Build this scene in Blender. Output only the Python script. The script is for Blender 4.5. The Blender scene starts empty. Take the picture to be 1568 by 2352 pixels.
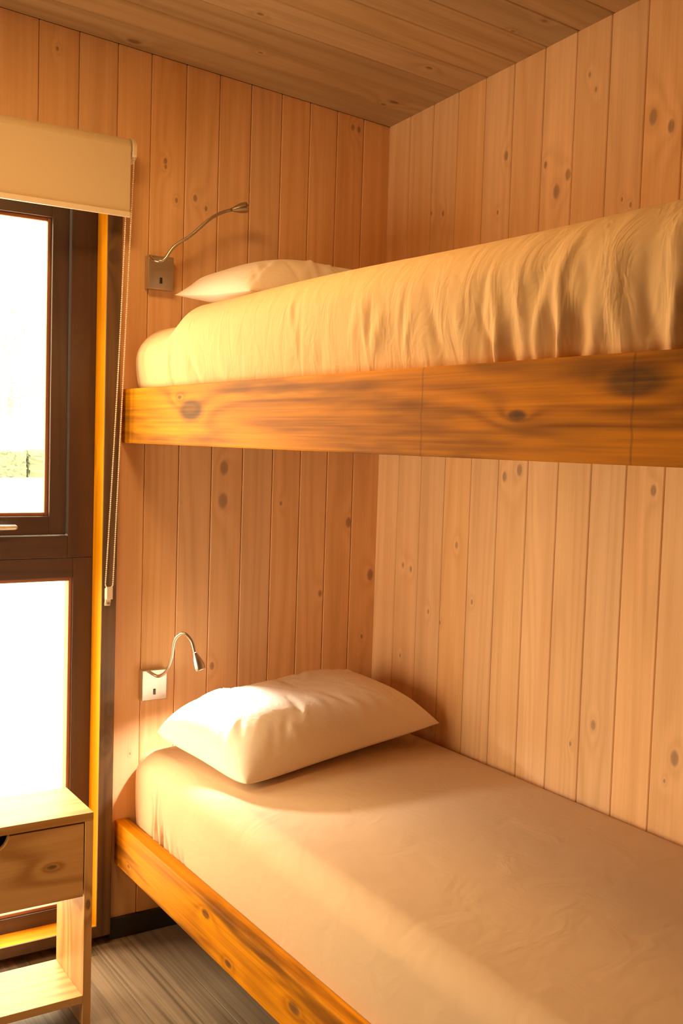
import bpy, bmesh, math, random
import numpy as np
from mathutils import Matrix, Vector

random.seed(7)
scene = bpy.context.scene
COL = scene.collection

# ------------------------------------------------------------------ camera
cam_data = bpy.data.cameras.new('camera')
cam_data.sensor_fit = 'VERTICAL'
cam_data.sensor_height = 36.0
cam_data.sensor_width = 24.0
cam_data.lens = 36.8506
cam_data.clip_start = 0.05
cam_data.clip_end = 300
cam = bpy.data.objects.new('camera', cam_data)
COL.objects.link(cam)
_R = Vector((0.8404609, -0.54096213, 0.03139201))
_U = Vector((0.00883168, 0.07160001, 0.99739433))
_F = Vector((0.54180022, 0.83799368, -0.06495461))
_m = Matrix((_R, _U, -_F)).transposed().to_4x4()
_m.translation = Vector((-2.0, -2.8764, 1.4797))
cam.matrix_world = _m
scene.camera = cam

# ------------------------------------------------------------------ sky and exposure
SKY = (1.0, 0.76, 0.46)
SKY_STRENGTH = 18.0
world = bpy.data.worlds.new('bright_hazy_sky')
scene.world = world
world.use_nodes = True
_bg = world.node_tree.nodes['Background']
_bg.inputs[0].default_value = (*SKY, 1)
_bg.inputs[1].default_value = SKY_STRENGTH
vs = scene.view_settings
vs.view_transform = 'Standard'
vs.look = 'None'
vs.gamma = 1.0
vs.use_curve_mapping = False
vs.exposure = 0.0
scene.cycles.max_bounces = 8
scene.cycles.diffuse_bounces = 6
scene.cycles.use_adaptive_sampling = True
scene.cycles.adaptive_threshold = 0.06
scene.cycles.adaptive_min_samples = 16
scene.cycles.glossy_bounces = 4
scene.cycles.transparent_max_bounces = 12
scene.cycles.sample_clamp_indirect = 8.0
scene.cycles.use_denoising = True

# room dimensions (metres)
XL, YB = -2.45, -3.7              # left wall, wall behind the camera
WX0, WX1 = -1.70, -0.962          # window opening
WZ0, WZ1 = 0.062, 2.17
BY0, BY1, BZ0, BZ1 = -0.86, -0.12, 0.40, 1.50   # second window, in the left wall


def ceil_z(x, y):
    return 2.516 - 0.060 * x - 0.058 * y


def portal(name, loc, rot, sx, sy):
    l = bpy.data.lights.new(name, 'AREA')
    l.shape = 'RECTANGLE'
    l.size, l.size_y = sx, sy
    l.cycles.is_portal = True
    o = bpy.data.objects.new(name, l)
    COL.objects.link(o)
    o.location = loc
    o.rotation_euler = rot
    return o


portal('sky_portal', ((WX0 + WX1) / 2, 0.15, (WZ0 + WZ1) / 2), (-math.pi / 2, 0, 0), WX1 - WX0, WZ1 - WZ0)
portal('side_sky_portal', (XL - 0.13, (BY0 + BY1) / 2, (BZ0 + BZ1) / 2), (0, -math.pi / 2, 0), BZ1 - BZ0, BY1 - BY0)


# ------------------------------------------------------------------ helpers
class MB:
    def __init__(self):
        self.v, self.f = [], []

    def box(self, lo, hi):
        b = len(self.v)
        x0, y0, z0 = lo
        x1, y1, z1 = hi
        self.v += [(x0, y0, z0), (x1, y0, z0), (x1, y1, z0), (x0, y1, z0), (x0, y0, z1), (x1, y0, z1), (x1, y1, z1), (x0, y1, z1)]
        for q in ((0, 3, 2, 1), (4, 5, 6, 7), (0, 1, 5, 4), (1, 2, 6, 5), (2, 3, 7, 6), (3, 0, 4, 7)):
            self.f.append(tuple(b + i for i in q))
        return self

    def tube(self, pts, rad, n=12, caps=True):
        pts = [Vector(p) for p in pts]
        if not isinstance(rad, (list, tuple)):
            rad = [rad] * len(pts)
        b = len(self.v)
        up = None
        for i, p in enumerate(pts):
            t = (pts[min(i + 1, len(pts) - 1)] - pts[max(i - 1, 0)]).normalized()
            if up is None:
                up = t.orthogonal().normalized()
            s = t.cross(up)
            if s.length < 1e-6:
                s = t.orthogonal()
            s.normalize()
            up = s.cross(t).normalized()
            for k in range(n):
                a = 2 * math.pi * k / n
                self.v.append(tuple(p + (up * math.cos(a) + s * math.sin(a)) * rad[i]))
        m = len(pts)
        for i in range(m - 1):
            for k in range(n):
                k2 = (k + 1) % n
                self.f.append((b + i * n + k, b + (i + 1) * n + k, b + (i + 1) * n + k2, b + i * n + k2))
        if caps:
            self.f.append(tuple(b + k for k in range(n)))
            self.f.append(tuple(b + (m - 1) * n + k for k in reversed(range(n))))
        return self

    def prism(self, outline, axis, a0, a1):
        """outline: list of 2D points; extruded along axis from a0 to a1"""
        b = len(self.v)
        n = len(outline)
        for a in (a0, a1):
            for p in outline:
                q = list(p)
                q.insert(axis, a)
                self.v.append(tuple(q))
        self.f.append(tuple(b + i for i in range(n)))
        self.f.append(tuple(b + n + i for i in reversed(range(n))))
        for i in range(n):
            j = (i + 1) % n
            self.f.append((b + i, b + n + i, b + n + j, b + j))
        return self

    def build(self, name, mat, parent=None, bevel=0, smooth=False, seg=2, loc=None):
        me = bpy.data.meshes.new(name)
        me.from_pydata(self.v, [], self.f)
        bm = bmesh.new()
        bm.from_mesh(me)
        bmesh.ops.recalc_face_normals(bm, faces=bm.faces)
        if bevel:
            bmesh.ops.bevel(bm, geom=[e for e in bm.edges], offset=bevel, segments=seg, affect='EDGES', profile=0.6)
        bm.to_mesh(me)
        bm.free()
        if smooth:
            me.polygons.foreach_set('use_smooth', [True] * len(me.polygons))
        me.materials.append(mat)
        o = bpy.data.objects.new(name, me)
        COL.objects.link(o)
        if loc is not None:
            me.transform(Matrix.Translation(-Vector(loc)))
            o.location = loc
        if parent is not None:
            o.parent = parent
            o.matrix_parent_inverse = parent.matrix_world.inverted() if False else Matrix()
            if parent.location.length > 0 and loc is None:
                me.transform(Matrix.Translation(-parent.location))
            elif parent.location.length > 0:
                o.location = Vector(loc) - parent.location
        return o


def empty(name, loc):
    o = bpy.data.objects.new(name, None)
    o.empty_display_size = 0.05
    o.location = loc
    COL.objects.link(o)
    return o


def tag(o, label=None, cat=None, group=None, kind=None):
    if label:
        o['label'] = label
    if cat:
        o['category'] = cat
    if group:
        o['group'] = group
    if kind:
        o['kind'] = kind
    return o


def sstep(a, b, x):
    t = np.clip((x - a) / (b - a), 0, 1)
    return t * t * (3 - 2 * t)


# ------------------------------------------------------------------ materials
class NT:
    def __init__(self, name):
        self.m = bpy.data.materials.new(name)
        self.m.use_nodes = True
        self.t = self.m.node_tree
        self.bsdf = self.t.nodes['Principled BSDF']
        self.out = self.t.nodes['Material Output']

    def n(self, typ, **kw):
        nd = self.t.nodes.new(typ)
        for k, v in kw.items():
            setattr(nd, k, v)
        return nd

    def set(self, sock, v):
        if isinstance(v, bpy.types.NodeSocket):
            self.t.links.new(v, sock)
        elif isinstance(v, (tuple, list)):
            if sock.type == 'RGBA' and len(v) == 3:
                v = (*v, 1)
            sock.default_value = v
        else:
            sock.default_value = v

    def math(self, op, a, b=None, c=None, clamp=False):
        nd = self.n('ShaderNodeMath', operation=op, use_clamp=clamp)
        self.set(nd.inputs[0], a)
        if b is not None:
            self.set(nd.inputs[1], b)
        if c is not None:
            self.set(nd.inputs[2], c)
        return nd.outputs[0]

    def comb(self, x, y, z):
        nd = self.n('ShaderNodeCombineXYZ')
        for i, v in enumerate((x, y, z)):
            self.set(nd.inputs[i], v)
        return nd.outputs[0]

    def sep(self, v):
        nd = self.n('ShaderNodeSeparateXYZ')
        self.set(nd.inputs[0], v)
        return nd.outputs

    def noise(self, vec, scale=1.0, detail=2.0, rough=0.5, dist=0.0):
        nd = self.n('ShaderNodeTexNoise')
        self.set(nd.inputs['Vector'], vec)
        nd.inputs['Scale'].default_value = scale
        nd.inputs['Detail'].default_value = detail
        nd.inputs['Roughness'].default_value = rough
        nd.inputs['Distortion'].default_value = dist
        return nd.outputs['Fac']

    def mix(self, fac, a, b, blend='MIX'):
        nd = self.n('ShaderNodeMix', data_type='RGBA', blend_type=blend)
        self.set(nd.inputs['Factor'], fac)
        self.set(nd.inputs['A'], a)
        self.set(nd.inputs['B'], b)
        return nd.outputs['Result']

    def maprange(self, v, a, b, c=0.0, d=1.0, smooth=False):
        nd = self.n('ShaderNodeMapRange', interpolation_type='SMOOTHSTEP' if smooth else 'LINEAR')
        for i, q in enumerate((v, a, b, c, d)):
            self.set(nd.inputs[i], q)
        return nd.outputs[0]

    def bump(self, h, strength, dist):
        nd = self.n('ShaderNodeBump')
        nd.inputs['Strength'].default_value = strength
        nd.inputs['Distance'].default_value = dist
        self.set(nd.inputs['Height'], h)
        self.set(self.bsdf.inputs['Normal'], nd.outputs[0])


def wood(name, light, dark, knot, rings=14.0, ring_amt=0.4, fine_amt=0.35, blotch=0.25, rough=0.55, vary=0.16, nk=0, spec=0.4, elong=0.6, bump=0, ringscale=7.0, marks=(), stain=0.0):
    """timber: local X across the board, Z along the grain; knots come from per-board custom properties knot_0..n = (x, z, radius)"""
    t = NT(name)
    tc = t.n('ShaderNodeTexCoord').outputs['Object']
    x, y, z = t.sep(tc)
    rnd = t.n('ShaderNodeObjectInfo').outputs['Random']
    off = t.math('MULTIPLY', rnd, 37.0)
    warp, mask = None, None
    for i in range(nk):
        a = t.n('ShaderNodeAttribute', attribute_type='OBJECT', attribute_name='knot_%d' % i).outputs['Vector']
        kx, kz, kr = t.sep(a)
        dx = t.math('SUBTRACT', x, kx)
        dz = t.math('MULTIPLY', t.math('SUBTRACT', z, kz), elong)
        d = t.math('SQRT', t.math('ADD', t.math('MULTIPLY', dx, dx), t.math('MULTIPLY', dz, dz)))
        d = t.math('DIVIDE', d, t.math('MAXIMUM', kr, 0.0001))
        on = t.math('GREATER_THAN', kr, 0.0005)
        g = t.math('MULTIPLY', on, t.math('EXPONENT', t.math('MULTIPLY', d, -0.55)))
        m = t.math('MULTIPLY', on, t.maprange(d, 1.15, 0.55, 0.0, 1.0, True))
        warp = g if warp is None else t.math('ADD', warp, g)
        mask = m if mask is None else t.math('MAXIMUM', mask, m)
    p = t.comb(t.math('ADD', x, off), t.math('ADD', y, off), t.math('ADD', t.math('MULTIPLY', z, 0.07), off))
    n1 = t.noise(p, ringscale, 1.0, 0.45)
    v = t.math('MULTIPLY', n1, rings)
    if warp is not None:
        v = t.math('ADD', v, t.math('MULTIPLY', warp, 2.2))
    ring = t.math('ADD', t.math('MULTIPLY', t.math('SINE', t.math('MULTIPLY', v, 6.2832)), 0.5), 0.5)
    ring = t.math('POWER', ring, 1.6)
    fine = t.noise(t.comb(t.math('MULTIPLY', t.math('ADD', x, off), 150.0), t.math('MULTIPLY', y, 150.0), t.math('MULTIPLY', t.math('ADD', z, off), 2.2)), 1.0, 2.0, 0.6)
    band = t.noise(t.comb(t.math('MULTIPLY', t.math('ADD', x, off), 28.0), t.math('MULTIPLY', y, 28.0), t.math('MULTIPLY', t.math('ADD', z, off), 0.8)), 1.0, 1.0, 0.5)
    fac = t.math('ADD', t.math('MULTIPLY', ring, ring_amt), t.math('MULTIPLY', t.maprange(fine, 0.3, 0.7), fine_amt))
    fac = t.math('ADD', fac, t.math('MULTIPLY', t.maprange(band, 0.35, 0.7), blotch), clamp=True)
    col = t.mix(fac, light, dark)
    val = t.maprange(rnd, 0.0, 1.0, 1.0 - vary, 1.0 + vary * 0.6)
    hs = t.n('ShaderNodeHueSaturation')
    hs.inputs['Hue'].default_value = 0.5
    t.set(hs.inputs['Value'], val)
    t.set(hs.inputs['Saturation'], t.maprange(t.math('FRACT', t.math('MULTIPLY', rnd, 7.31)), 0, 1, 0.97, 1.08))
    t.set(hs.inputs['Color'], col)
    col = hs.outputs['Color']
    if mask is not None:
        kfac = t.math('MULTIPLY', mask, t.maprange(fine, 0.2, 0.8, 0.62, 0.95))
        col = t.mix(kfac, col, knot)
    if stain:   # dark weathered streaks along the grain
        sn = t.noise(t.comb(t.math('MULTIPLY', x, 14.0), t.math('MULTIPLY', y, 14.0), t.math('MULTIPLY', z, 1.7)), 1.0, 3.0, 0.6)
        col = t.mix(t.maprange(sn, 0.47, 0.68, 0.0, stain, True), col, tuple(q * 0.42 for q in dark))
    for (z0, wd) in marks:   # saw marks across the board
        wob = t.math('MULTIPLY', t.math('SUBTRACT', band, 0.5), 0.006)
        dd = t.math('ABSOLUTE', t.math('ADD', t.math('SUBTRACT', z, z0), wob))
        col = t.mix(t.maprange(dd, wd, wd * 0.4, 0.0, 0.35, True), col, knot)
    t.set(t.bsdf.inputs['Base Color'], col)
    t.bsdf.inputs['Roughness'].default_value = rough
    t.bsdf.inputs['Specular IOR Level'].default_value = spec
    if bump:
        t.bump(fine, bump, 0.001)
    return t.m


def plain(name, col, rough=0.5, metal=0.0, spec=0.5, noise_amt=0.06, nscale=40.0):
    t = NT(name)
    tc = t.n('ShaderNodeTexCoord').outputs['Object']
    n = t.noise(tc, nscale, 1.0, 0.6)
    c = t.mix(n, tuple(k * (1 - noise_amt) for k in col), tuple(min(1, k * (1 + noise_amt)) for k in col))
    t.set(t.bsdf.inputs['Base Color'], c)
    t.bsdf.inputs['Roughness'].default_value = rough
    t.bsdf.inputs['Metallic'].default_value = metal
    t.bsdf.inputs['Specular IOR Level'].default_value = spec
    return t.m


def fabric(name, col, wrinkle=0.35, weave=900.0, wscale=14.0, stretch=(1, 1, 0.45)):
    t = NT(name)
    tc = t.n('ShaderNodeTexCoord').outputs['Object']
    x, y, z = t.sep(tc)
    p = t.comb(t.math('MULTIPLY', x, stretch[0]), t.math('MULTIPLY', y, stretch[1]), t.math('MULTIPLY', z, stretch[2]))
    w = t.noise(p, wscale, 3.0, 0.6, 0.6)
    t.set(t.bsdf.inputs['Base Color'], t.mix(w, tuple(k * 0.98 for k in col), col))
    t.bsdf.inputs['Roughness'].default_value = 0.85
    t.bsdf.inputs['Specular IOR Level'].default_value = 0.15
    t.bump(w, wrinkle, 0.02)
    return t.m


PINE_L, PINE_D = (0.88, 0.58, 0.325), (0.67, 0.395, 0.19)
M = {}
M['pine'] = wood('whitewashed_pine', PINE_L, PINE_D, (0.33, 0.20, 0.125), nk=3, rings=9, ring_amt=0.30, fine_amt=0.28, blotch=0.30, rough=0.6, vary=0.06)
M['pine_plain'] = plain('whitewashed_pine_plain', tuple((a + b) / 2 for a, b in zip(PINE_L, PINE_D)), 0.6, spec=0.3)
M['plywood'] = plain('raw_plywood', (0.36, 0.22, 0.12), 0.7, spec=0.2)
M['dark_pine'] = plain('darkened_pine', (0.26, 0.16, 0.085), 0.6, spec=0.3)  # walls out of view, darkened to cut light bounced back
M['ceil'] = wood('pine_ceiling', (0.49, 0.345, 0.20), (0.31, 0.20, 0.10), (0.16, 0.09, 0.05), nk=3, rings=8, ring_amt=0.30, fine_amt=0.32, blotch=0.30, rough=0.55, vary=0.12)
M['rail'] = wood('stained_timber', (0.72, 0.30, 0.03), (0.30, 0.105, 0.013), (0.09, 0.045, 0.02), nk=4, rings=10, ring_amt=0.34, fine_amt=0.40, blotch=0.25, rough=0.5, vary=0.0, elong=0.5, bump=0.4, ringscale=5.0, spec=0.10, stain=0.9)
M['upper_rail'] = wood('stained_timber_marked', (0.76, 0.315, 0.03), (0.25, 0.09, 0.013), (0.07, 0.04, 0.02), nk=4, rings=10, ring_amt=0.34, fine_amt=0.45, blotch=0.25, rough=0.5, vary=0.0, elong=0.4, bump=0.4, ringscale=5.0, spec=0.08, stain=0.6, marks=((1.419, 0.003), (1.89, 0.003)))
M['casing'] = wood('shaded_casing', (0.17, 0.085, 0.03), (0.075, 0.04, 0.02), (0.08, 0.045, 0.02), nk=3, rings=8, rough=0.5, vary=0.0, blotch=0.4)  # front of the same timber as the lining, shade put into the colour
M['lining'] = wood('window_lit_lining', (0.80, 0.34, 0.03), (0.46, 0.17, 0.015), (0.2, 0.07, 0.02), nk=1, rings=8, rough=0.5, vary=0.0, spec=0.15)  # reveal side of the casing timber, window light put into the colour
M['bead'] = wood('window_lit_bead', (0.38, 0.15, 0.07), (0.26, 0.095, 0.045), (0.06, 0.03, 0.02), nk=0, rings=8, rough=0.45, vary=0.0, spec=0.3)  # frame timber at the glass edge, its lit strip painted as lighter colour
M['frame'] = wood('dark_window_timber', (0.088, 0.046, 0.032), (0.055, 0.031, 0.024), (0.06, 0.03, 0.02), nk=0, rings=8, rough=0.38, vary=0.0, spec=0.5)
M['stand'] = wood('oiled_pine', (0.68, 0.42, 0.165), (0.42, 0.215, 0.065), (0.16, 0.08, 0.03), nk=2, rings=9, ring_amt=0.75, fine_amt=0.2, blotch=0.15, rough=0.45, vary=0.0, elong=0.45)
M['floor'] = wood('grey_brown_laminate', (0.35, 0.27, 0.20), (0.13, 0.098, 0.075), (0.08, 0.05, 0.03), nk=0, rings=10, ring_amt=0.35, fine_amt=0.55, blotch=0.3, rough=0.38, vary=0.15)
M['dark'] = plain('dark_skirting', (0.030, 0.027, 0.026), 0.6)
M['backing'] = plain('dark_backing', (0.10, 0.06, 0.035), 0.9)
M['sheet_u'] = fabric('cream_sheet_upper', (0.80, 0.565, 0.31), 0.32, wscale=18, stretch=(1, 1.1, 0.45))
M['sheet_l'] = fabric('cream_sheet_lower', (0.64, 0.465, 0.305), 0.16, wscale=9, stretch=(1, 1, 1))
M['pillow'] = fabric('white_pillowcase', (0.90, 0.78, 0.66), 0.14, wscale=12, stretch=(1, 1, 1))
M['blind'] = fabric('cream_blind_cloth', (0.66, 0.53, 0.34), 0.02, weave=1400.0, wscale=4)
M['plastic'] = plain('ivory_plastic', (0.78, 0.66, 0.50), 0.4)
M['plate'] = plain('satin_nickel', (0.62, 0.58, 0.52), 0.34, 1.0)
M['metal'] = plain('brushed_steel', (0.60, 0.56, 0.50), 0.28, 1.0)
M['slot'] = plain('black_switch', (0.02, 0.02, 0.02), 0.5)
M['handle'] = plain('pale_handle', (0.75, 0.78, 0.76), 0.3, 0.6)


def glass_mat():
    t = NT('clear_glass')
    tr = t.n('ShaderNodeBsdfTransparent')
    tr.inputs[0].default_value = (0.96, 0.97, 0.96, 1)
    gl = t.n('ShaderNodeBsdfGlossy')
    gl.inputs['Roughness'].default_value = 0.0
    lw = t.n('ShaderNodeLayerWeight')
    fac = t.math('ADD', t.math('MULTIPLY', t.math('POWER', lw.outputs['Facing'], 5.0), 0.9), 0.03)
    mx = t.n('ShaderNodeMixShader')
    t.set(mx.inputs[0], fac)
    t.set(mx.inputs[1], tr.outputs[0])
    t.set(mx.inputs[2], gl.outputs[0])
    t.set(t.out.inputs[0], mx.outputs[0])
    return t.m


M['glass'] = glass_mat()


def emit_mat(name, col, s):
    t = NT(name)
    t.set(t.bsdf.inputs['Base Color'], (0.9, 0.85, 0.75))
    t.set(t.bsdf.inputs['Emission Color'], col)
    t.bsdf.inputs['Emission Strength'].default_value = s
    return t.m


# ------------------------------------------------------------------ boards
def board(name, mat, parent, xform, w, z0, z1, th=0.016, ztop=None, gap=0.0008, ch=0.0025, knots=()):
    """one plank: local X across (width w, centred), Z along, front face at y=0 looking along -Y. ztop=(left,right) cuts the upper end on a slope"""
    a = w / 2 - gap
    zl, zr = ztop if ztop else (z1, z1)
    xs = [-a, -a + ch, a - ch, a]
    ys = [ch * 0.8, 0.0, 0.0, ch * 0.8]
    v, f = [], []
    for s in range(2):
        for i in range(4):
            t_ = (xs[i] + a) / (2 * a)
            v.append((xs[i], ys[i], z0 if s == 0 else zl + (zr - zl) * t_))
        for i in (3, 0):
            t_ = (xs[i] + a) / (2 * a)
            v.append((xs[i], th, z0 if s == 0 else zl + (zr - zl) * t_))
    for i in range(6):
        j = (i + 1) % 6
        f.append((i, j, 6 + j, 6 + i))
    f.append((0, 5, 4, 3, 2, 1))
    f.append((6, 7, 8, 9, 10, 11))
    me = bpy.data.meshes.new(name)
    me.from_pydata(v, [], f)
    me.materials.append(mat)
    o = bpy.data.objects.new(name, me)
    COL.objects.link(o)
    o.parent = parent
    o.matrix_local = xform
    for i, k in enumerate(knots[:4]):
        o['knot_%d' % i] = [float(k[0]), float(k[1]), float(k[2]) * 0.8]
    return o


def xf(X, Y, Z, loc):
    m = Matrix((Vector(X), Vector(Y), Vector(Z))).transposed().to_4x4()
    m.translation = Vector(loc)
    return m


TH = 0.016
# --- head wall (with the window)
mb = MB()
mb.box((XL - 0.1, TH, -0.1), (WX0 - 0.045, 0.16, 3.1))
mb.box((WX1 + 0.045, TH, -0.1), (0.12, 0.16, 3.1))
mb.box((WX0 - 0.045, TH, WZ1 + 0.045), (WX1 + 0.045, 0.16, 3.1))
mb.box((WX0 - 0.045, TH, -0.1), (WX1 + 0.045, 0.16, WZ0 - 0.032))
wall_head = tag(mb.build('wall_head', M['backing']), 'pale pine plank wall behind the bunk heads with the window', kind='structure')
hx = [0.004, -0.1, -0.2005, -0.301, -0.402, -0.507, -0.612, -0.719, -0.827, -0.927, -1.038, -1.149]
while hx[-1] > XL + 0.02:
    hx.append(max(hx[-1] - 0.109, XL))
HK = [(-.781, 2.276, .008), (-.745, 2.17, .007), (-.686, 2.185, .009), (-.65, 2.16, .007), (-.571, 1.295, .021), (-.57, 1.395, .019),
      (-.018, 1.045, .017), (-.369, 1.286, .006), (-.213, .992, .009), (-.112, 1.222, .015), (-.595, .787, .010), (-.856, .549, .004),
      (-.045, .838, .007), (-.143, 2.489, .009), (-.119, 2.487, .009), (-.78, 2.26, .006), (-1.1, 2.52, .006)]
BASE = 0.062


def pick(kl, a0, a1, c, z0, flip=1):
    return [((k[0] - c) * flip, k[1] - z0, k[2]) for k in kl if min(a0, a1) <= k[0] < max(a0, a1)]


for a1, a0 in zip(hx, hx[1:]):
    c = (a0 + a1) / 2
    over_window = WX0 - 0.045 < c < WX1 + 0.045
    z0 = (WZ1 + 0.045) if over_window else BASE
    a0c, a1c = a0, a1
    c = (a0c + a1c) / 2
    board('plank', M['pine'], wall_head, xf((1, 0, 0), (0, 1, 0), (0, 0, 1), (c, 0, z0)), a1c - a0c, 0.0, 1.0,
          ztop=(ceil_z(a0c, 0) - z0, ceil_z(a1c, 0) - z0), knots=pick(HK, a0c, a1c, c, z0))

# --- right wall
wall_right = tag(MB().box((TH, YB - 0.1, -0.1), (0.12, TH, 3.1)).build('wall_right', M['backing']), 'pale pine plank wall along the side of both bunks', kind='structure')
ry = [0.002, -0.115, -0.235, -0.355, -0.479, -0.600, -0.7216, -0.8386, -0.9577, -1.0756]
while ry[-1] > YB + 0.02:
    ry.append(max(ry[-1] - 0.119, YB))
RK = [(-.579, 2.304, .012), (-.786, 2.167, .017), (-.827, 2.204, .013), (-.740, 2.246, .008), (-1.105, 2.286, .018), (-1.161, 2.251, .014), (-.552, 2.151, .006),
      (-.889, 2.443, .006), (-.913, 2.4, .006), (-1.018, 2.106, .005), (-1.047, 2.088, .006), (-.689, 1.422, .015), (-.628, 1.401, .012),
      (-.426, 1.186, .008), (-1.163, 1.391, .012), (-1.188, 1.378, .008), (-.507, 1.025, .007), (-.773, .898, .012), (-.531, .691, .008),
      (-1.006, .778, .012), (-1.06, .795, .009), (-.929, .709, .006), (-1.266, .762, .017), (-.158, 1.095, .007), (-.201, 1.087, .008),
      (-.30, .965, .006), (-.36, .94, .006), (-.24, 2.20, .006), (-.30, 2.19, .008), (-1.24, .70, .005), (-.16, .80, .005)]
for a1, a0 in zip(ry, ry[1:]):
    c = (a0 + a1) / 2
    board('plank', M['pine'], wall_right, xf((0, -1, 0), (1, 0, 0), (0, 0, 1), (0, c, 0.0)), a1 - a0, 0.0, 1.0,
          ztop=(ceil_z(0, a1), ceil_z(0, a0)), knots=pick(RK, a0, a1, c, 0.0, -1))

# --- the two walls out of view
mb = MB()
mb.box((XL - 0.12, YB - 0.1, -0.1), (XL, BY0, 3.1)).box((XL - 0.12, BY1, -0.1), (XL, TH, 3.1))
mb.box((XL - 0.12, BY0, -0.1), (XL, BY1, BZ0)).box((XL - 0.12, BY0, BZ1), (XL, BY1, 3.1))
wall_left = tag(mb.build('wall_left', M['dark_pine']), 'pine wall on the window side of the room', kind='structure')
wall_back = tag(MB().box((XL, YB - 0.12, -0.1), (0.02, YB, 3.1)).build('wall_back', M['dark_pine']), 'pine wall at the back of the room', kind='structure')

# --- ceiling
mb = MB()
e = 0.12
cs = [(XL - e, YB - e), (e, YB - e), (e, e), (XL - e, e)]
b = [(x, y, ceil_z(x, y) + 0.018) for x, y in cs] + [(x, y, ceil_z(x, y) + 0.12) for x, y in cs]
mb.v = b
mb.f = [(3, 2, 1, 0), (4, 5, 6, 7), (0, 1, 5, 4), (1, 2, 6, 5), (2, 3, 7, 6), (3, 0, 4, 7)]
ceiling = tag(mb.build('ceiling', M['backing']), 'sloping pine board ceiling', kind='structure')
cy = [0.0, -0.125, -0.243, -0.366, -0.485, -0.606, -0.728, -0.845]
while cy[-1] > YB + 0.02:
    cy.append(max(cy[-1] - 0.119, YB))
CK = {0: [(.021, -.90, .016)], 1: [(-.021, -.592, .006), (.012, -.106, .014), (.047, -.122, .008)], 2: [], 3: [(.025, -.698, .009), (-.003, -.169, .009)], 4: [], 5: [], 6: [(-.042, -.108, .009), (.049, -.132, .006)]}
nx = Vector((1, 0, -0.060)).normalized()
for i, (a1, a0) in enumerate(zip(cy, cy[1:])):
    c = (a0 + a1) / 2
    ny = Vector((0, 1, -0.058))
    up = nx.cross(ny).normalized()
    ac = up.cross(nx).normalized()
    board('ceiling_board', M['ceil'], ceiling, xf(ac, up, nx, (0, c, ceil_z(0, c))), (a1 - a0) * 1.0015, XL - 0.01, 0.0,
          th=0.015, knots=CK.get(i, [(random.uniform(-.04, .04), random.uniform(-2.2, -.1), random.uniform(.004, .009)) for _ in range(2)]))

# --- floor
floor = tag(MB().box((XL - 0.1, YB - 0.1, -0.12), (0.1, 0.1, -0.012)).build('floor', M['backing']), 'grey-brown wood-look plank floor', kind='structure')
fw = 0.185
x = XL
k = 0
while x < 0:
    x1 = min(x + fw, 0.0)
    ys = [YB, YB + 0.5 + 0.37 * ((k * 0.618) % 1) * 3]
    while ys[-1] < 0:
        ys.append(min(ys[-1] + 1.38, 0.015))
    for y0, y1 in zip(ys, ys[1:]):
        if y1 - y0 > 0.03:
            board('floor_plank', M['floor'], floor, xf((1, 0, 0), (0, 0, -1), (0, 1, 0), ((x + x1) / 2, y0, 0)), x1 - x, 0.0006, y1 - y0 - 0.0006, th=0.012, gap=0.0003, ch=0.0003)
    x = x1
    k += 1

# --- skirting on the head wall
tag(MB().box((WX1 + 0.046, -0.012, 0.0), (-0.001, 0.015, BASE)).build('baseboard_head', M['dark'], bevel=0.002), 'black skirting strip under the head wall planks', kind='structure')

# ------------------------------------------------------------------ window
window = tag(empty('window_1', ((WX0 + WX1) / 2, 0.0, WZ0)), 'dark brown timber window with window light painted orange inside its casing', kind='structure')
CF, CB = -0.035, 0.15
JW = 0.042


def piece(name, lo, hi, mat, parent, bevel=0.0015, along='z', knots=(), depth_first=False):
    """timber with local Z along its length so that the grain runs right"""
    lo, hi = Vector(lo), Vector(hi)
    c = (lo + hi) / 2
    d = hi - lo
    ax = {'x': 0, 'y': 1, 'z': 2}[along]
    if ax == 2:
        Rm = Matrix.Identity(3)
    elif ax == 0:
        Rm = Matrix((Vector((0, 0, -1)), Vector((0, 1, 0)), Vector((1, 0, 0)))).transposed()
    else:
        Rm = Matrix((Vector((0, 0, -1)), Vector((1, 0, 0)), Vector((0, -1, 0)))).transposed()
    loc_d = Rm.transposed() @ d
    h = Vector((abs(loc_d.x), abs(loc_d.y), abs(loc_d.z))) / 2
    o = MB().box((-h.x, -h.y, -h.z), (h.x, h.y, h.z)).build(name, mat, None, bevel=bevel)
    m = Rm.to_4x4()
    if parent is not None:
        o.parent = parent
        pl = parent.matrix_basis.translation
        q = parent.parent
        while q is not None:
            pl = pl + q.matrix_basis.translation
            q = q.parent
        m.translation = c - pl
    else:
        m.translation = c
    o.matrix_basis = m
    for i, kk in enumerate(knots):
        o['knot_%d' % i] = [float(q) for q in kk]
    return o


def lab(o, s):
    o['label'] = s
    return o


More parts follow.
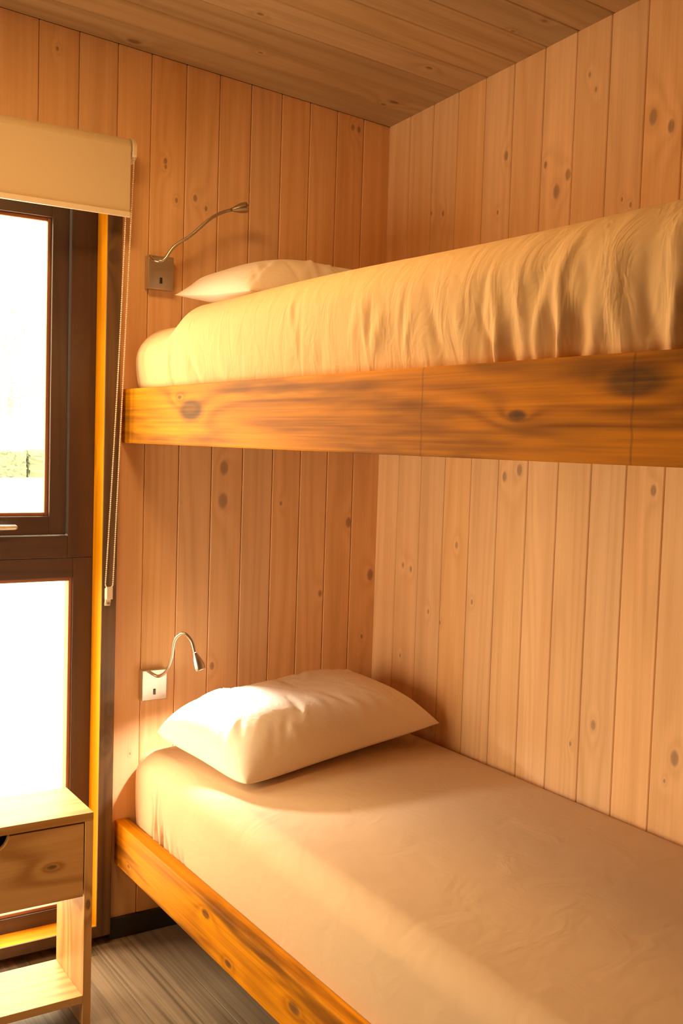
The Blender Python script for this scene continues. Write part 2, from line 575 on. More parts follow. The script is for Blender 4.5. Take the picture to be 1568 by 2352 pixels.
# casing and reveal (one timber each side, split into lit and shaded tones)
LF = CF + 0.006
for x0, x1 in ((WX1, WX1 + JW), (WX0 - JW, WX0)):
    piece('jamb_lining', (x0, LF, WZ0 - 0.031), (x1, CB, WZ1 + 0.039), M['lining'], window, 0.0015, 'z', knots=((0.0, 0.3, 0.008),))
    piece('casing', (x0 - 0.0003, CF, WZ0 - 0.032), (x1 + 0.0003, LF, WZ1 + 0.04), M['casing'], window, 0.0012, 'z',
          knots=((0.012, -0.42, 0.010), (0.0, -0.52, 0.012), (-0.01, 0.86, 0.011)))
piece('head_lining', (WX0, LF, WZ1), (WX1, CB, WZ1 + 0.039), M['lining'], window, 0.0015, 'x')
piece('casing', (WX0, CF, WZ1), (WX1, LF, WZ1 + 0.04), M['casing'], window, 0.0012, 'x')
piece('sill', (WX0, LF, WZ0 - 0.031), (WX1, CB, WZ0), M['lining'], window, 0.0015, 'x')
piece('casing', (WX0, CF, WZ0 - 0.032), (WX1, LF, WZ0 + 0.0003), M['casing'], window, 0.0012, 'x')
FY0, FY1 = 0.045, 0.12
SY0, SY1 = 0.056, 0.11
GY = 0.085
ZT0, ZTM, ZT1 = 1.073, 1.13, 1.193


def frame_piece(lo, hi, along, name='frame_rail'):
    return piece(name, (lo[0], FY0, lo[1]), (hi[0], FY1, hi[1]), M['frame'], window, 0.002, along)


bays = [(WX0, WX1)]
for bi, (b0, b1) in enumerate(bays):
    # outer frame: lower fixed light below, opening sash above
    frame_piece((b1 - 0.058, WZ0), (b1, ZTM), 'z', 'frame_stile')
    frame_piece((b0, WZ0), (b0 + 0.058, ZTM), 'z', 'frame_stile')
    frame_piece((b1 - 0.075, ZTM + 0.001), (b1, WZ1), 'z', 'frame_stile')
    frame_piece((b0, ZTM + 0.001), (b0 + 0.075, WZ1), 'z', 'frame_stile')
    frame_piece((b0 + 0.058, WZ0), (b1 - 0.058, 0.105), 'x')
    frame_piece((b0 + 0.058, ZT0), (b1 - 0.058, ZTM), 'x')
    frame_piece((b0 + 0.075, ZTM + 0.001), (b1 - 0.075, ZT1), 'x')
    frame_piece((b0 + 0.075, 2.135), (b1 - 0.075, WZ1), 'x')
    # lower pane
    MB().box((b0 + 0.055, GY, 0.10), (b1 - 0.055, GY + 0.006, ZT0 + 0.005)).build('glass_pane', M['glass'], window)
    for lo, hi, al in (((b1 - 0.068, 0.105), (b1 - 0.058, ZT0), 'z'), ((b0 + 0.058, 0.105), (b0 + 0.068, ZT0), 'z'), ((b0 + 0.068, 0.105), (b1 - 0.068, 0.115), 'x'), ((b0 + 0.068, ZT0 - 0.010), (b1 - 0.068, ZT0), 'x')):
        piece('glazing_bead', (lo[0], 0.052, lo[1]), (hi[0], GY, hi[1]), M['bead'], window, 0.002, al)
    # sash
    s0, s1, z0, z1 = b0 + 0.078, b1 - 0.078, ZT1 + 0.003, 2.132
    sash = empty('sash', (0, 0, 0))
    sash.parent = window
    sash.matrix_basis = Matrix.Translation(Vector(((s0 + s1) / 2, SY0, z0)) - window.location)
    sw = 0.048
    piece('sash_stile', (s1 - sw, SY0, z0), (s1, SY1, z1), M['frame'], sash, 0.002, 'z')
    piece('sash_stile', (s0, SY0, z0), (s0 + sw, SY1, z1), M['frame'], sash, 0.002, 'z')
    piece('sash_rail', (s0 + sw, SY0, z0), (s1 - sw, SY1, z0 + 0.053), M['frame'], sash, 0.002, 'x')
    piece('sash_rail', (s0 + sw, SY0, z1 - 0.05), (s1 - sw, SY1, z1), M['frame'], sash, 0.002, 'x')
    gx0, gx1, gz0, gz1 = s0 + sw, s1 - sw, z0 + 0.053, z1 - 0.05
    # glazing beads, a small step in front of the glass
    bw = 0.010
    for lo, hi, al in (((gx1 - bw, gz0), (gx1, gz1), 'z'), ((gx0, gz0), (gx0 + bw, gz1), 'z'), ((gx0 + bw, gz0), (gx1 - bw, gz0 + bw), 'x'), ((gx0 + bw, gz1 - bw), (gx1 - bw, gz1), 'x')):
        piece('glazing_bead', (lo[0], 0.070, lo[1]), (hi[0], GY, hi[1]), M['bead'], sash, 0.0025, al)
    g = piece('glass_pane', (gx0, GY, gz0), (gx1, GY + 0.006, gz1), M['glass'], sash, 0)
    # handle
    hc = (s0 + s1) / 2
    hd = MB()
    hd.tube([(hc, SY0, z0 + 0.026), (hc, SY0 - 0.03, z0 + 0.026)], 0.009, 14)
    hd.tube([(hc - 0.012, SY0 - 0.034, z0 + 0.026), (hc + 0.05, SY0 - 0.037, z0 + 0.026), (hc + 0.138, SY0 - 0.036, z0 + 0.026), (hc + 0.144, SY0 - 0.036, z0 + 0.026)], [0.008, 0.008, 0.0075, 0.004], 14)
    h = hd.build('handle', M['handle'], None, smooth=True)
    h.data.transform(Matrix.Translation(-Vector(((s0 + s1) / 2, SY0, z0))))
    h.parent = sash
    h['label'] = 'pale metal window handle'

# second window, out of view, in the left wall
win2 = tag(empty('window_2', (XL, (BY0 + BY1) / 2, BZ0)), 'tall side window with dark brown frame', kind='structure')
for lo, hi, al in (((BY0, BZ0), (BY1, BZ0 + 0.06), 'y'), ((BY0, BZ1 - 0.06), (BY1, BZ1), 'y'), ((BY0, BZ0 + 0.06), (BY0 + 0.06, BZ1 - 0.06), 'z'), ((BY1 - 0.06, BZ0 + 0.06), (BY1, BZ1 - 0.06), 'z')):
    piece('frame_rail', (XL - 0.09, lo[0], lo[1]), (XL - 0.03, hi[0], hi[1]), M['frame'], win2, 0.002, al)
piece('glass_pane', (XL - 0.064, BY0 + 0.06, BZ0 + 0.06), (XL - 0.058, BY1 - 0.06, BZ1 - 0.06), M['glass'], win2, 0)

# ceiling lamp, out of view above the gangway
CLX, CLY = -1.42, -0.95
CLZ = ceil_z(CLX, CLY)
clamp = tag(empty('ceiling_lamp', (CLX, CLY, CLZ - 0.06)), 'round flush ceiling lamp above the gangway', 'lamp')
MB().tube([(CLX, CLY, CLZ - 0.06), (CLX, CLY, CLZ + 0.005)], 0.24, 40).build('housing', M['plastic'], clamp)
MB().tube([(CLX, CLY, CLZ - 0.064), (CLX, CLY, CLZ - 0.0605)], 0.225, 40).build('diffuser', M['plastic'], clamp)
_l = bpy.data.lights.new('ceiling_lamp_light', 'AREA')
_l.shape = 'DISK'
_l.size = 0.44
_l.energy = 15.0
_l.color = (1.0, 0.56, 0.19)
_lo = bpy.data.objects.new('ceiling_lamp_light', _l)
COL.objects.link(_lo)
_lo.parent = clamp
_lo.location = (0, 0, -0.006)

# ------------------------------------------------------------------ roller blind
blind = tag(empty('roller_blind', ((WX0 - 0.92) / 2, -0.036, 2.08)), 'cream roller blind rolled up above the window', 'blind')
BXR, BXL = -0.924, WX0 - 0.03
rc = (-0.068, 2.268)
rr = 0.029
prof = []
for i in range(15):           # cloth leaves the roll at the front and hangs straight
    a = math.radians(230 - i * (230 - 0) / 14)
    prof.append((rc[0] - rr * math.cos(a), rc[1] + rr * math.sin(a)))
prof = [(rc[0] + rr * math.cos(math.radians(t_)), rc[1] + rr * math.sin(math.radians(t_))) for t_ in range(-40, 181, 12)]
prof += [(rc[0] - rr, 2.22), (rc[0] - rr, 2.15), (rc[0] - rr, 2.094)]
th = 0.0012
outer = prof
inner = []
for i, p in enumerate(prof):
    q0, q1 = prof[max(i - 1, 0)], prof[min(i + 1, len(prof) - 1)]
    tx, ty = q1[0] - q0[0], q1[1] - q0[1]
    l = math.hypot(tx, ty)
    inner.append((p[0] - ty / l * th, p[1] + tx / l * th))
o = MB().prism(outer + inner[::-1], 0, BXL, BXR).build('cloth', M['blind'], blind)
o['label'] = 'cream blind cloth'
MB().tube([(BXL, rc[0], rc[1]), (BXR - 0.002, rc[0], rc[1])], rr - 0.002, 28).build('roller_tube', M['blind'], blind, smooth=False)
MB().box((BXL, rc[0] - rr - 0.004, 2.080), (BXR + 0.001, rc[0] - rr + 0.005, 2.0945)).build('hem_bar', M['plastic'], blind, bevel=0.0015)
for sx, x0 in ((1, BXR + 0.006), (-1, BXL - 0.014)):
    n = 18
    ol = [(rc[0] + 0.031 * math.cos(math.radians(a)), rc[1] + 0.031 * math.sin(math.radians(a))) for a in range(0, 181, 10)]
    ol += [(rc[0] - 0.031, rc[1] - 0.02), (rc[0] - 0.012, rc[1] - 0.036), (-0.036, rc[1] - 0.036)]
    bk = MB().prism(ol, 0, x0, x0 + 0.012).build('bracket', M['plastic'], blind, bevel=0.0015)
    MB().tube([(x0 - 0.007, rc[0], rc[1]), (x0 + 0.001, rc[0], rc[1])], 0.018, 20).build('sprocket', M['plastic'], blind)
# bead chain: a long loop down to the tensioner
A0, A1 = Vector((-0.912, -0.094, 2.262)), Vector((-0.9365, -0.052, 1.064))
B0, B1 = Vector((-0.926, -0.086, 2.262)), Vector((-0.9585, -0.052, 1.064))
pts = []
nb = 205
for i in range(nb + 1):
    t_ = i / nb
    pts.append(A0.lerp(A1, t_))
for i in range(1, 8):
    a = math.pi * i / 8
    c = (A1 + B1) / 2
    pts.append(c + Vector((math.cos(a) * 0.011, 0, -math.sin(a) * 0.012)))
for i in range(nb + 1):
    t_ = 1 - i / nb
    p = B0.lerp(B1, t_)
    p.x += 0.004 * math.sin(t_ * math.pi)
    pts.append(p)
mb = MB()
ico = bmesh.new()
bmesh.ops.create_icosphere(ico, subdivisions=1, radius=0.0026)
iv = [tuple(v.co) for v in ico.verts]
fi = [tuple(v.index for v in f.verts) for f in ico.faces]
ico.free()
for p in pts:
    b = len(mb.v)
    mb.v += [(p.x + q[0], p.y + q[1], p.z + q[2]) for q in iv]
    mb.f += [tuple(b + i for i in f) for f in fi]
mb.tube(pts, 0.0008, 5)
ch = mb.build('bead_chain', M['plastic'], blind, smooth=True)
ch['kind'] = 'stuff'
ch['label'] = 'looped cream bead chain'
cc = (A1 + B1) / 2
mb = MB()
mb.box((cc.x - 0.009, -0.058, 1.020), (cc.x + 0.009, -0.046, 1.055)).box((cc.x - 0.008, -0.046, 1.008), (cc.x + 0.008, -0.036, 1.05))
mb.box((cc.x - 0.008, -0.042, 1.000), (cc.x + 0.008, -0.036, 1.022))
ten = mb.build('chain_tensioner', M['plastic'], blind, bevel=0.0015)
mb = MB().tube([(cc.x, -0.040, 1.008), (cc.x, -0.047, 1.008)], 0.0042, 12)
sc_ = mb.build('screw', M['metal'], None, smooth=False)
sc_.data.transform(Matrix.Translation(-blind.location))
sc_.parent = ten

# ------------------------------------------------------------------ bunks
RAIL_T = 0.043
BL = -2.14


def rail(name, mat, zt, zb, parent, knots):
    o = MB().box((-(zt - zb) / 2, -RAIL_T / 2, 0), ((zt - zb) / 2, RAIL_T / 2, -BL - 0.002)).build(name, mat, None, bevel=0.004, seg=2)
    o.parent = parent
    m = Matrix((Vector((0, 0, -1)), Vector((1, 0, 0)), Vector((0, -1, 0)))).transposed().to_4x4()
    m.translation = Vector((-0.9 + RAIL_T / 2, -0.001, (zt + zb) / 2)) - parent.location
    o.matrix_basis = m
    for i, k in enumerate(knots):
        o['knot_%d' % i] = [float(q) for q in k]
    return o


def bunk(name, label, zt, zb, mat, knots):
    b = tag(empty(name, (-0.45, BL / 2, zb)), label, 'bunk bed')
    rail('side_rail', mat, zt, zb, b, knots)
    piece('foot_rail', (-0.9 + RAIL_T, BL, zb), (-0.001, BL + RAIL_T, zt), M['rail'], b, 0.003, 'x')
    piece('base_board', (-0.9 + RAIL_T, BL + RAIL_T, zb + 0.012), (-0.001, -0.013, zb + 0.03), M['plywood'], b, 0.0)
    return b


UZT, UZB, LZT, LZB = 1.616, 1.4625, 0.358, 0.229
upper = bunk('bunk_bed', 'upper bunk frame of orange stained timber fixed to the wall', UZT, UZB, M['upper_rail'],
             ((-0.012, 0.47, 0.032), (0.008, 1.661, 0.010), (-0.038, 1.89, 0.024), (-0.045, 0.40, 0.006)))
lower = bunk('bunk_bed', 'lower bunk frame of orange stained timber near the floor', LZT, LZB, M['rail'],
             ((0.035, 0.115, 0.006), (0.04, 0.745, 0.010), (-0.03, 0.62, 0.012), (0.0, 1.05, 0.014)))


for b, z0, z1 in ((upper, LZT + 0.001, UZB - 0.001), (lower, 0.001, LZB - 0.001)):
    piece('leg', (-0.9 + RAIL_T, BL, z0), (-0.9 + RAIL_T + 0.06, BL + 0.06, z1), M['rail'], b, 0.003, 'z')


def mattress(name, mat, zb, ztop, xfront, folds, label, z_in, step=None, seed=1, fine=0.0, bulge=0.012, rcorner=0.085, xback=-0.004, rend=0.085):
    """soft mattress under a fitted sheet; profile goes up the front side, over the top and down at the wall"""
    rng = np.random.RandomState(seed)
    ny, y0, y1 = 620, -0.008, BL + RAIL_T + 0.012
    s = np.linspace(0, 1, ny)
    ys = y0 + (y1 - y0) * s
    npf = 96
    u = np.linspace(0, 1, npf)
    Y, Uu = np.meshgrid(ys, u, indexing='ij')
    # head and foot rounding
    dh = np.clip((y0 - Y) / rend, 0, 1)
    df = np.clip((Y - y1) / 0.085, 0, 1)
    ch_ = np.sqrt(1 - (1 - dh) ** 2) * np.sqrt(1 - (1 - df) ** 2)
    top = ztop(Y)
    H = (top - z_in)
    W = (xback - xfront)
    r = rcorner
    # arc-length like parameter: side, corner, top, corner, back
    Ls, Lc, Lt = H - r, math.pi / 2 * r, W - r - 0.03
    # sampling weights independent of H
    a, b_, c_ = 0.40, 0.62, 0.92
    X = np.empty_like(Y)
    Z = np.empty_like(Y)
    NX = np.empty_like(Y)
    NZ = np.empty_like(Y)
    m1 = Uu <= a
    t1 = np.clip(Uu / a, 0, 1)
    X[m1] = xfront
    Z[m1] = (z_in + t1 * Ls)[m1]
    NX[m1], NZ[m1] = -1, 0
    m2 = (Uu > a) & (Uu <= b_)
    th_ = np.clip((Uu - a) / (b_ - a), 0, 1) * math.pi / 2
    X[m2] = (xfront + r - r * np.cos(th_))[m2]
    Z[m2] = (top - r + r * np.sin(th_))[m2]
    NX[m2], NZ[m2] = -np.cos(th_)[m2], np.sin(th_)[m2]
    m3 = (Uu > b_) & (Uu <= c_)
    t3 = np.clip((Uu - b_) / (c_ - b_), 0, 1)
    X[m3] = (xfront + r + t3 * Lt)[m3]
    Z[m3] = top[m3]
    NX[m3], NZ[m3] = 0, 1
    m4 = Uu > c_
    t4 = np.clip((Uu - c_) / (1 - c_), 0, 1) * math.pi / 2
    X[m4] = (xback - 0.03 + 0.03 * np.sin(t4))[m4]
    Z[m4] = (top - 0.03 + 0.03 * np.cos(t4))[m4]
    NX[m4], NZ[m4] = 0, 1
    # crown of the top, slight bulge of the side
    Z += 0.012 * np.sin(np.clip((X - xfront) / W, 0, 1) * math.pi) * NZ
    hgt = np.clip((Z - zb) / (top - zb), 0, 1)
    X -= bulge * np.sin(hgt * math.pi) * (NX < -0.3) * (Z > zb)
    # corner rounding at both ends
    Z = z_in + (Z - z_in) * (1 - 0.20 * (1 - ch_) * (Z > zb))
    X += (1 - ch_) * 0.035 * np.clip(-NX, 0, 1)
    # folds
    D = np.zeros_like(Y)
    side = np.clip(1 - (Uu - 0.02) / 0.60, 0, 1)
    for (fy, zf, amp, w, tilt, hh) in folds:
        cyy = fy + tilt * (Z - zb) + 0.006 * np.sin((Z - zb) * 40 + fy * 90)
        prof_ = np.exp(-((Y - cyy) / w) ** 2)
        vert = np.exp(-(np.clip(Z - zb - zf, 0, 9) / hh) ** 2)
        D += 0.55 * amp * prof_ * vert * (Uu < 0.66)
    if fine:
        for k_ in range(46):
            fy = rng.uniform(y1 + 0.05, y0 - 0.9)
            cyy = fy + rng.uniform(-.5, .5) * (Z - zb - 0.06)
            zc = zb + rng.uniform(0.03, 0.15)
            D += fine * rng.uniform(-1, 1) * np.exp(-((Y - cyy) / rng.uniform(.006, .02)) ** 2) * np.exp(-((Z - zc) / rng.uniform(.03, .07)) ** 2) * (Uu < 0.64)
    X += D * NX
    Z += D * NZ * 0.8
    # end caps: pull the outermost rows inwards to close
    verts = np.stack([X, Y, Z], -1).reshape(-1, 3)
    faces = []
    idx = np.arange(ny * npf).reshape(ny, npf)
    q = np.stack([idx[:-1, :-1], idx[:-1, 1:], idx[1:, 1:], idx[1:, :-1]], -1).reshape(-1, 4)
    faces = q.tolist()
    me = bpy.data.meshes.new(name)
    vl = verts.tolist()
    # underside back corners
    nb0 = len(vl)
    for i in range(ny):
        vl.append([xback, float(ys[i]), z_in])
    for i in range(ny - 1):
        faces.append([int(idx[i, -1]), nb0 + i, nb0 + i + 1, int(idx[i + 1, -1])])
        faces.append([nb0 + i, int(idx[i, 0]), int(idx[i + 1, 0]), nb0 + i + 1])
    faces.append([int(k_) for k_ in idx[0, :]][::-1] + [nb0])
    faces.append([nb0 + ny - 1] + [int(k_) for k_ in idx[-1, :]])
    me.from_pydata(vl, [], faces)
    bm = bmesh.new()
    bm.from_mesh(me)
    bmesh.ops.recalc_face_normals(bm, faces=bm.faces)
    bm.to_mesh(me)
    bm.free()
    me.polygons.foreach_set('use_smooth', [True] * len(me.polygons))
    me.materials.append(mat)
    o = bpy.data.objects.new(name, me)
    COL.objects.link(o)
    return tag(o, label, 'mattress')


# folds: (y, z start above rail, amplitude, width, tilt, height)
uf = [(-1.56, 0, -.016, .010, .18, .06), (-1.585, 0, .020, .012, .10, .10), (-1.61, 0, -.012, .010, -.1, .06), (-1.64, 0.02, .010, .014, .05, .12),
      (-1.675, 0.01, .012, .012, -.1, .10), (-1.70, 0, -.018, .010, -.05, .06), (-1.715, 0.02, .020, .013, -.12, .12), (-1.745, 0, -.014, .012, -.3, .06),
      (-1.78, .02, .010, .016, -.2, .10), (-1.84, .02, .012, .02, .1, .12), (-1.90, .02, -.010, .015, .1, .12), (-1.935, .03, .016, .014, .0, .12), (-1.965, .03, -.012, .012, .0, .1),
      (-1.50, .02, .006, .02, .2, .08), (-1.40, .02, .004, .03, .2, .09),
      (-.285, 0, -.010, .012, -.1, .14), (-.40, 0, .008, .016, .35, .07), (-.44, 0, -.012, .012, .45, .07), (-.49, 0, .010, .018, .55, .08), (-.56, 0, -.009, .018, .7, .05), (-.62, 0, .006, .02, .8, .04)]
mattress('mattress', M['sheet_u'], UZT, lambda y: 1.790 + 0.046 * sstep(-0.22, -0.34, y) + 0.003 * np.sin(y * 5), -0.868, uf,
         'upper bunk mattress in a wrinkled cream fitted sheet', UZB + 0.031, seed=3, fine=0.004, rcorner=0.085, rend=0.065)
lf = [(-.185, 0, -.010, .007, -.05, .10), (-.20, 0, .008, .007, -.05, .12), (-.215, 0, -.012, .007, -.03, .11), (-.235, 0, .009, .008, 0, .10), (-.255, 0, -.010, .007, .05, .07), (-.285, 0, -.008, .007, .1, .05), (-.31, 0, .006, .01, .1, .05),
      (-.36, 0, -.006, .008, .2, .03), (-.40, 0, -.005, .008, .2, .03)]
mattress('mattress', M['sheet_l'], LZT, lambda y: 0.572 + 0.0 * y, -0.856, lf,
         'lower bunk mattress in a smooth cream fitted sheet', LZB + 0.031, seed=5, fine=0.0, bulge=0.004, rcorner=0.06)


def pillow(name, label, L, W, T, loc, rotz, tilt, seed, roll=0.0, pl=6.0, ear=0.06):
    rng = np.random.RandomState(seed)
    nu, nv = 120, 84
    u = np.linspace(-1, 1, nu)
    v = np.linspace(-1, 1, nv)
    # cluster rows towards the seam
    u = np.sin(u * math.pi / 2)
    v = np.sin(v * math.pi / 2)
    Uu, V = np.meshgrid(u, v, indexing='ij')
    X = L / 2 * Uu * (1 - 0.055 * (1 - V ** 2))
    Y = W / 2 * V * (1 - 0.075 * (1 - Uu ** 2))
    pu = np.where(Uu < 0, pl, 3.0)
    h = ((1 - np.abs(Uu) ** pu) * (1 - np.abs(V) ** 3.2)) ** 0.55
    cr_ = np.where(Uu < 0, ear, 0.02) * (Uu * V) ** 4
    X, Y = X * (1 - cr_), Y * (1 - cr_)
    wr = np.zeros_like(h)
    for k in range(64):
        cx, cy_ = rng.uniform(-.95, .95), rng.choice([-1, 1]) * rng.uniform(.35, .9)
        ang = math.atan2(cy_, cx * 0.5) + rng.uniform(-.5, .5)
        dx, dy = (Uu - cx) * L / 2, (V - cy_) * W / 2
        al = dx * math.cos(ang) + dy * math.sin(ang)
        ac = -dx * math.sin(ang) + dy * math.cos(ang)
        wr += rng.uniform(-1, 1) * np.exp(-(ac / rng.uniform(.006, .014)) ** 2 - (al / rng.uniform(.03, .07)) ** 2)
    wr *= 0.0065 * h ** 0.4
    low = 0.012 * np.sin(Uu * 3.1 + 0.5 + seed) * np.cos(V * 2.0) * h
    zt = T * h + wr + low
    zbm = -T * 0.30 * h ** 1.0
    # corner ears
    vt = np.stack([X, Y, zt], -1).reshape(-1, 3)
    vb = np.stack([X, Y, zbm], -1).reshape(-1, 3)
    verts = np.concatenate([vt, vb])
    idx = np.arange(nu * nv).reshape(nu, nv)
    q1 = np.stack([idx[:-1, :-1], idx[1:, :-1], idx[1:, 1:], idx[:-1, 1:]], -1).reshape(-1, 4)
    q2 = q1[:, ::-1] + nu * nv
    me = bpy.data.meshes.new(name)
    me.from_pydata(verts.tolist(), [], np.concatenate([q1, q2]).tolist())
    bm = bmesh.new()
    bm.from_mesh(me)
    bmesh.ops.remove_doubles(bm, verts=bm.verts, dist=0.00005)
    bmesh.ops.recalc_face_normals(bm, faces=bm.faces)
    bm.to_mesh(me)
    bm.free()
    me.polygons.foreach_set('use_smooth', [True] * len(me.polygons))
    me.materials.append(M['pillow'])
    o = bpy.data.objects.new(name, me)
    COL.objects.link(o)
    o.location = loc
    o.rotation_euler = (tilt, roll, rotz)
    return tag(o, label, 'pillow')


pillow('pillow', 'plump white pillow lit by the lamp on the lower bunk', 0.76, 0.44, 0.130, (-0.440, -0.275, 0.645), math.radians(10), math.radians(6), 4, math.radians(-3.5))
pillow('pillow', 'white pillow lying behind the sheet on the upper bunk', 0.72, 0.42, 0.10, (-0.405, -0.26, 1.886), math.radians(3), math.radians(4), 9, math.radians(-2), 3.0, 0.0)


# ------------------------------------------------------------------ reading lamps
def smooth_path(pts, n=8):
    P = [Vector(p) for p in pts]
    out = []
    for i in range(len(P) - 1):
        p0, p1, p2, p3 = P[max(i - 1, 0)], P[i], P[i + 1], P[min(i + 2, len(P) - 1)]
        for k in range(n):
            t_ = k / n
            out.append(0.5 * ((2 * p1) + (-p0 + p2) * t_ + (2 * p0 - 5 * p1 + 4 * p2 - p3) * t_ * t_ + (-p0 + 3 * p1 - 3 * p2 + p3) * t_ ** 3))
    out.append(P[-1])
    return out


def lamp(label, plate_lo, plate_hi, path, on):
    x0, z0 = plate_lo
    x1, z1 = plate_hi
    base = Vector(((x0 + x1) / 2, 0, z0))
    r = tag(empty('reading_lamp', base), label, 'lamp', 'gooseneck reading lamps on the head wall')
    pl = MB().box((x0, -0.027, z0), (x1, -0.0005, z1)).build('wall_plate', M['plate'], r, bevel=0.002)
    cx = (x0 + x1) / 2
    sw = MB().box((cx - 0.0035, -0.0295, z0 + 0.017), (cx + 0.0035, -0.0265, z0 + 0.034)).build('switch', M['slot'], None, bevel=0.0008)
    sw.data.transform(Matrix.Translation(-base))
    sw.parent = pl
    sw['label'] = 'small black rocker switch'
    sp = smooth_path(path[:-1])
    MB().tube(sp, 0.0046, 12).build('gooseneck', M['metal'], r, smooth=True)
    a, b = Vector(path[-2]), Vector(path[-1])
    d = (b - a).normalized()
    L = (b - a).length
    prof = [(0.0, 0.0052), (0.12, 0.0068), (0.35, 0.0112), (0.6, 0.0145), (0.85, 0.0158), (0.97, 0.0158), (1.0, 0.0150)]
    hd = MB().tube([a + d * (L * t_) for t_, _ in prof], [q for _, q in prof], 24, caps=False)
    # inner wall and lens seat
    hd.tube([a + d * (L * t_) for t_ in (1.0, 0.9)], [0.0142, 0.0135], 24, caps=False)
    head = hd.build('lamp_head', M['metal'], r, smooth=True)
    lens = MB().tube([a + d * (L * 0.90), a + d * (L * 0.93)], 0.0134, 20).build('lens', M['lens_on'] if on else M['lens_off'], None)
    lens.data.transform(Matrix.Translation(-base))
    lens.parent = head
    if on:
        l = bpy.data.lights.new('lamp_bulb', 'SPOT')
        l.energy = LAMP_W
        l.color = (1.0, 0.92, 0.80)
        l.spot_size = math.radians(145)
        l.spot_blend = 0.55
        l.shadow_soft_size = 0.008
        lo = bpy.data.objects.new('lamp_bulb', l)
        COL.objects.link(lo)
        lo.parent = r
        lo.location = (b + d * 0.004) - base
        aim = Vector((0.02, -0.16, -0.5))
        lo.rotation_euler = aim.to_track_quat('-Z', 'Y').to_euler()
    return r


LAMP_W = 20.0
M['lens_on'] = emit_mat('lit_led', (1.0, 0.86, 0.62), 30.0)
M['lens_off'] = plain('unlit_led', (0.5, 0.48, 0.42), 0.3)
lamp('dim gooseneck reading lamp beside the upper pillow, arm raised', (-0.838, 1.905), (-0.760, 2.000),
     [(-0.834, -0.026, 1.996), (-0.831, -0.045, 1.983), (-0.819, -0.06, 1.979), (-0.804, -0.065, 1.987), (-0.779, -0.07, 2.024), (-0.731, -0.08, 2.061), (-0.682, -0.09, 2.109), (-0.644, -0.095, 2.134), (-0.616, -0.1, 2.145), (-0.57, -0.105, 2.158)], False)
lamp('lit gooseneck reading lamp bent down over the lower pillow', (-0.833, 0.708), (-0.755, 0.799),
     [(-0.814, -0.026, 0.797), (-0.808, -0.05, 0.791), (-0.798, -0.07, 0.789), (-0.788, -0.1, 0.81), (-0.787, -0.13, 0.852), (-0.791, -0.16, 0.911), (-0.776, -0.18, 0.932), (-0.758, -0.195, 0.914), (-0.75, -0.205, 0.879), (-0.736, -0.215, 0.832)], True)

# ------------------------------------------------------------------ nightstand
NX1, NX0 = -1.112, -1.608
NF, NB = -0.413, -0.20
NT_, PT = 0.547, 0.021
ns = tag(empty('nightstand', ((NX0 + NX1) / 2, (NF + NB) / 2, 0)), 'small pine nightstand with one drawer in front of the window', 'nightstand')
piece('top_panel', (NX0, NF, NT_ - PT), (NX1, NB, NT_), M['stand'], ns, 0.0012, 'x')
for s0, s1 in ((NX0, NX0 + PT), (NX1 - PT, NX1)):
    piece('side_panel', (s0, NF, 0.0), (s1, NB, NT_ - PT), M['stand'], ns, 0.0012, 'z', knots=((0.0, 0.05, 0.006),))
piece('shelf', (NX0 + PT, NF, 0.060), (NX1 - PT, NB, 0.081), M['stand'], ns, 0.0012, 'x')
piece('drawer_bottom_rail', (NX0 + PT, NF + 0.02, 0.345), (NX1 - PT, NB, 0.357), M['stand'], ns, 0.0, 'x')
piece('back_panel', (NX0 + PT, NB - 0.012, 0.357), (NX1 - PT, NB, NT_ - PT), M['stand'], ns, 0.0, 'x')
# drawer front with a rounded finger notch in its upper edge
dx0, dx1, dz0, dz1 = NX0 + PT + 0.003, NX1 - PT - 0.003, 0.336, NT_ - PT - 0.004
cxn = (dx0 + dx1) / 2
ol = [(dx0, dz0), (dx1, dz0), (dx1, dz1), (cxn + 0.042, dz1)]
for i in range(1, 16):
    a = -math.pi * i / 16
    ol.append((cxn + 0.040 * math.cos(a), dz1 + 0.036 * math.sin(a)))
ol += [(cxn - 0.042, dz1), (dx0, dz1)]
lp = [(p[0] - cxn, p[1] - (dz0 + dz1) / 2) for p in ol]
# local X across (vertical), Z along (horizontal)
dm = MB()
n = len(lp)
for yy in (-0.009, 0.009):
    for p in lp:
        dm.v.append((-p[1], yy, p[0]))
dm.f.append(tuple(range(n)))
dm.f.append(tuple(n + i for i in reversed(range(n))))
for i in range(n):
    j = (i + 1) % n
    dm.f.append((i, n + i, n + j, j))
dr = dm.build('drawer_front', M['stand'], None)
dr.parent = ns
m = Matrix((Vector((0, 0, -1)), Vector((0, 1, 0)), Vector((1, 0, 0)))).transposed().to_4x4()
m.translation = Vector((cxn, NF + 0.0105, (dz0 + dz1) / 2)) - ns.location
dr.matrix_basis = m
dr['knot_0'] = [0.003, 0.145, 0.007]
dr['label'] = 'drawer front with a round finger notch'
piece('drawer_box', (dx0 + 0.01, NF + 0.022, 0.358), (dx1 - 0.01, NB - 0.014, 0.440), M['stand'], ns, 0.0, 'x')

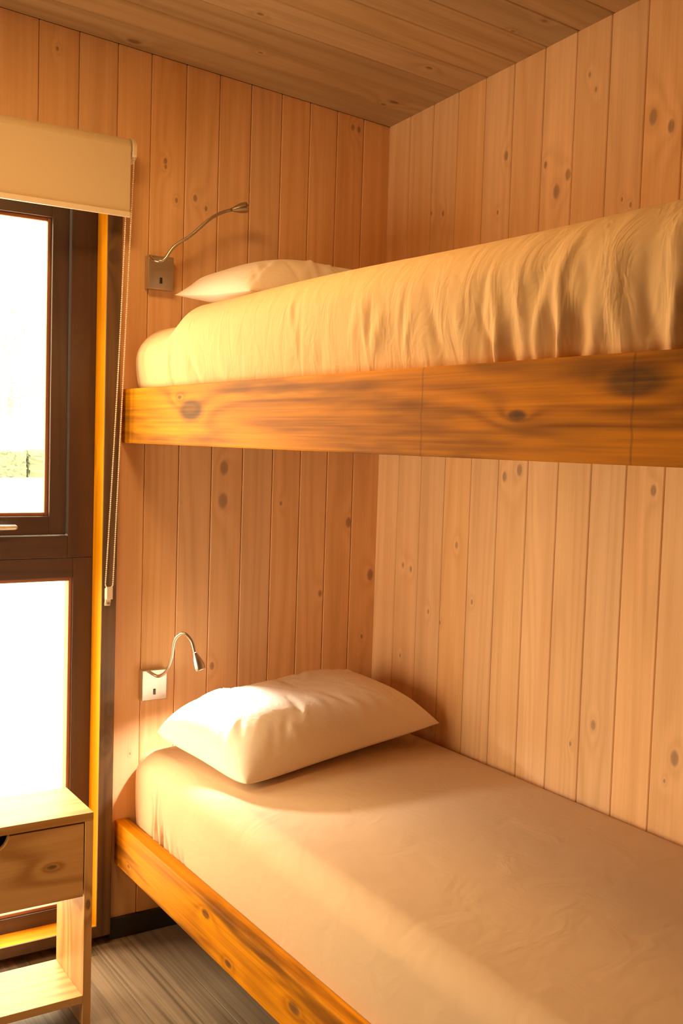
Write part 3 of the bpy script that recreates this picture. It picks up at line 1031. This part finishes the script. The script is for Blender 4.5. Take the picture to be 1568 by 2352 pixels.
# ------------------------------------------------------------------ outside
t = NT('pale_gravel')
tcg = t.n('ShaderNodeTexCoord').outputs['Object']
t.set(t.bsdf.inputs['Base Color'], t.mix(t.noise(tcg, 3.0, 4.0), (0.52, 0.50, 0.45), (0.62, 0.6, 0.55)))
t.bsdf.inputs['Roughness'].default_value = 0.9
tag(MB().box((-60, 0.2, -0.6), (60, 120, -0.2)).build('ground', t.m), 'pale glaring ground outside the window', kind='structure')
t = NT('hedge_leaves')
tcg = t.n('ShaderNodeTexCoord').outputs['Object']
t.set(t.bsdf.inputs['Base Color'], t.mix(t.noise(tcg, 9.0, 4.0), (0.085, 0.115, 0.085), (0.11, 0.14, 0.105)))
t.bsdf.inputs['Roughness'].default_value = 0.9
M['leaf'] = t.m


def lumpy(name, lo, hi, label, cat, mat, seed, amp, group=None):
    bm = bmesh.new()
    bmesh.ops.create_cube(bm, size=2.0)
    bmesh.ops.subdivide_edges(bm, edges=bm.edges[:], cuts=11, use_grid_fill=True)
    rng = random.Random(seed)
    c = (Vector(lo) + Vector(hi)) / 2
    h = (Vector(hi) - Vector(lo)) / 2
    for v in bm.verts:
        p = Vector((v.co.x * h.x, v.co.y * h.y, v.co.z * h.z))
        j = Vector((rng.uniform(-1, 1), rng.uniform(-1, 1), rng.uniform(-1, 1))) * amp
        if v.co.z < -0.99:
            j.z = 0
        v.co = p + j
    me = bpy.data.meshes.new(name)
    bm.to_mesh(me)
    bm.free()
    me.materials.append(mat)
    o = bpy.data.objects.new(name, me)
    COL.objects.link(o)
    o.location = c
    return tag(o, label, cat, group)


lumpy('hedge', (8.6, 37.4, -0.2), (9.62, 38.2, 0.78), 'short low hedge far outside, left of the longer hedge', 'hedge', M['leaf'], 3, 0.05)
lumpy('hedge', (9.8, 37.6, -0.2), (13.5, 38.4, 0.86), 'longer green hedge far outside, cut off by the window sash', 'hedge', M['leaf'], 5, 0.05)

M['bark'] = plain('bark', (0.34, 0.30, 0.26), 0.9)


def tree(x, y, h, r, seed, label):
    tr = tag(empty('tree', (x, y, -0.2)), label, 'tree', 'trees outside the window')
    MB().tube([(x, y, -0.2), (x + 0.05, y, h * 0.35), (x - 0.05, y, h * 0.7)], [0.18, 0.13, 0.08], 10).build('trunk', M['bark'], tr, smooth=True)
    rng = random.Random(seed)
    mb = MB()
    for i in range(2600):
        th_, ph = rng.uniform(0, 6.283), math.acos(rng.uniform(-1, 1))
        rad = r * rng.uniform(0.35, 1.0) ** 0.5
        c = Vector((x + rad * math.sin(ph) * math.cos(th_), y + rad * math.sin(ph) * math.sin(th_), h * 0.68 + rad * 1.15 * math.cos(ph)))
        s = rng.uniform(0.10, 0.22)
        a = Vector((rng.uniform(-1, 1), rng.uniform(-1, 1), rng.uniform(-1, 1))).normalized() * s
        b_ = a.orthogonal().normalized() * s * 0.6
        k = len(mb.v)
        mb.v += [tuple(c - a), tuple(c + b_), tuple(c + a), tuple(c - b_)]
        mb.f.append((k, k + 1, k + 2, k + 3))
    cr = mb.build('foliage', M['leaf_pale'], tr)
    cr['kind'] = 'stuff'
    return tr


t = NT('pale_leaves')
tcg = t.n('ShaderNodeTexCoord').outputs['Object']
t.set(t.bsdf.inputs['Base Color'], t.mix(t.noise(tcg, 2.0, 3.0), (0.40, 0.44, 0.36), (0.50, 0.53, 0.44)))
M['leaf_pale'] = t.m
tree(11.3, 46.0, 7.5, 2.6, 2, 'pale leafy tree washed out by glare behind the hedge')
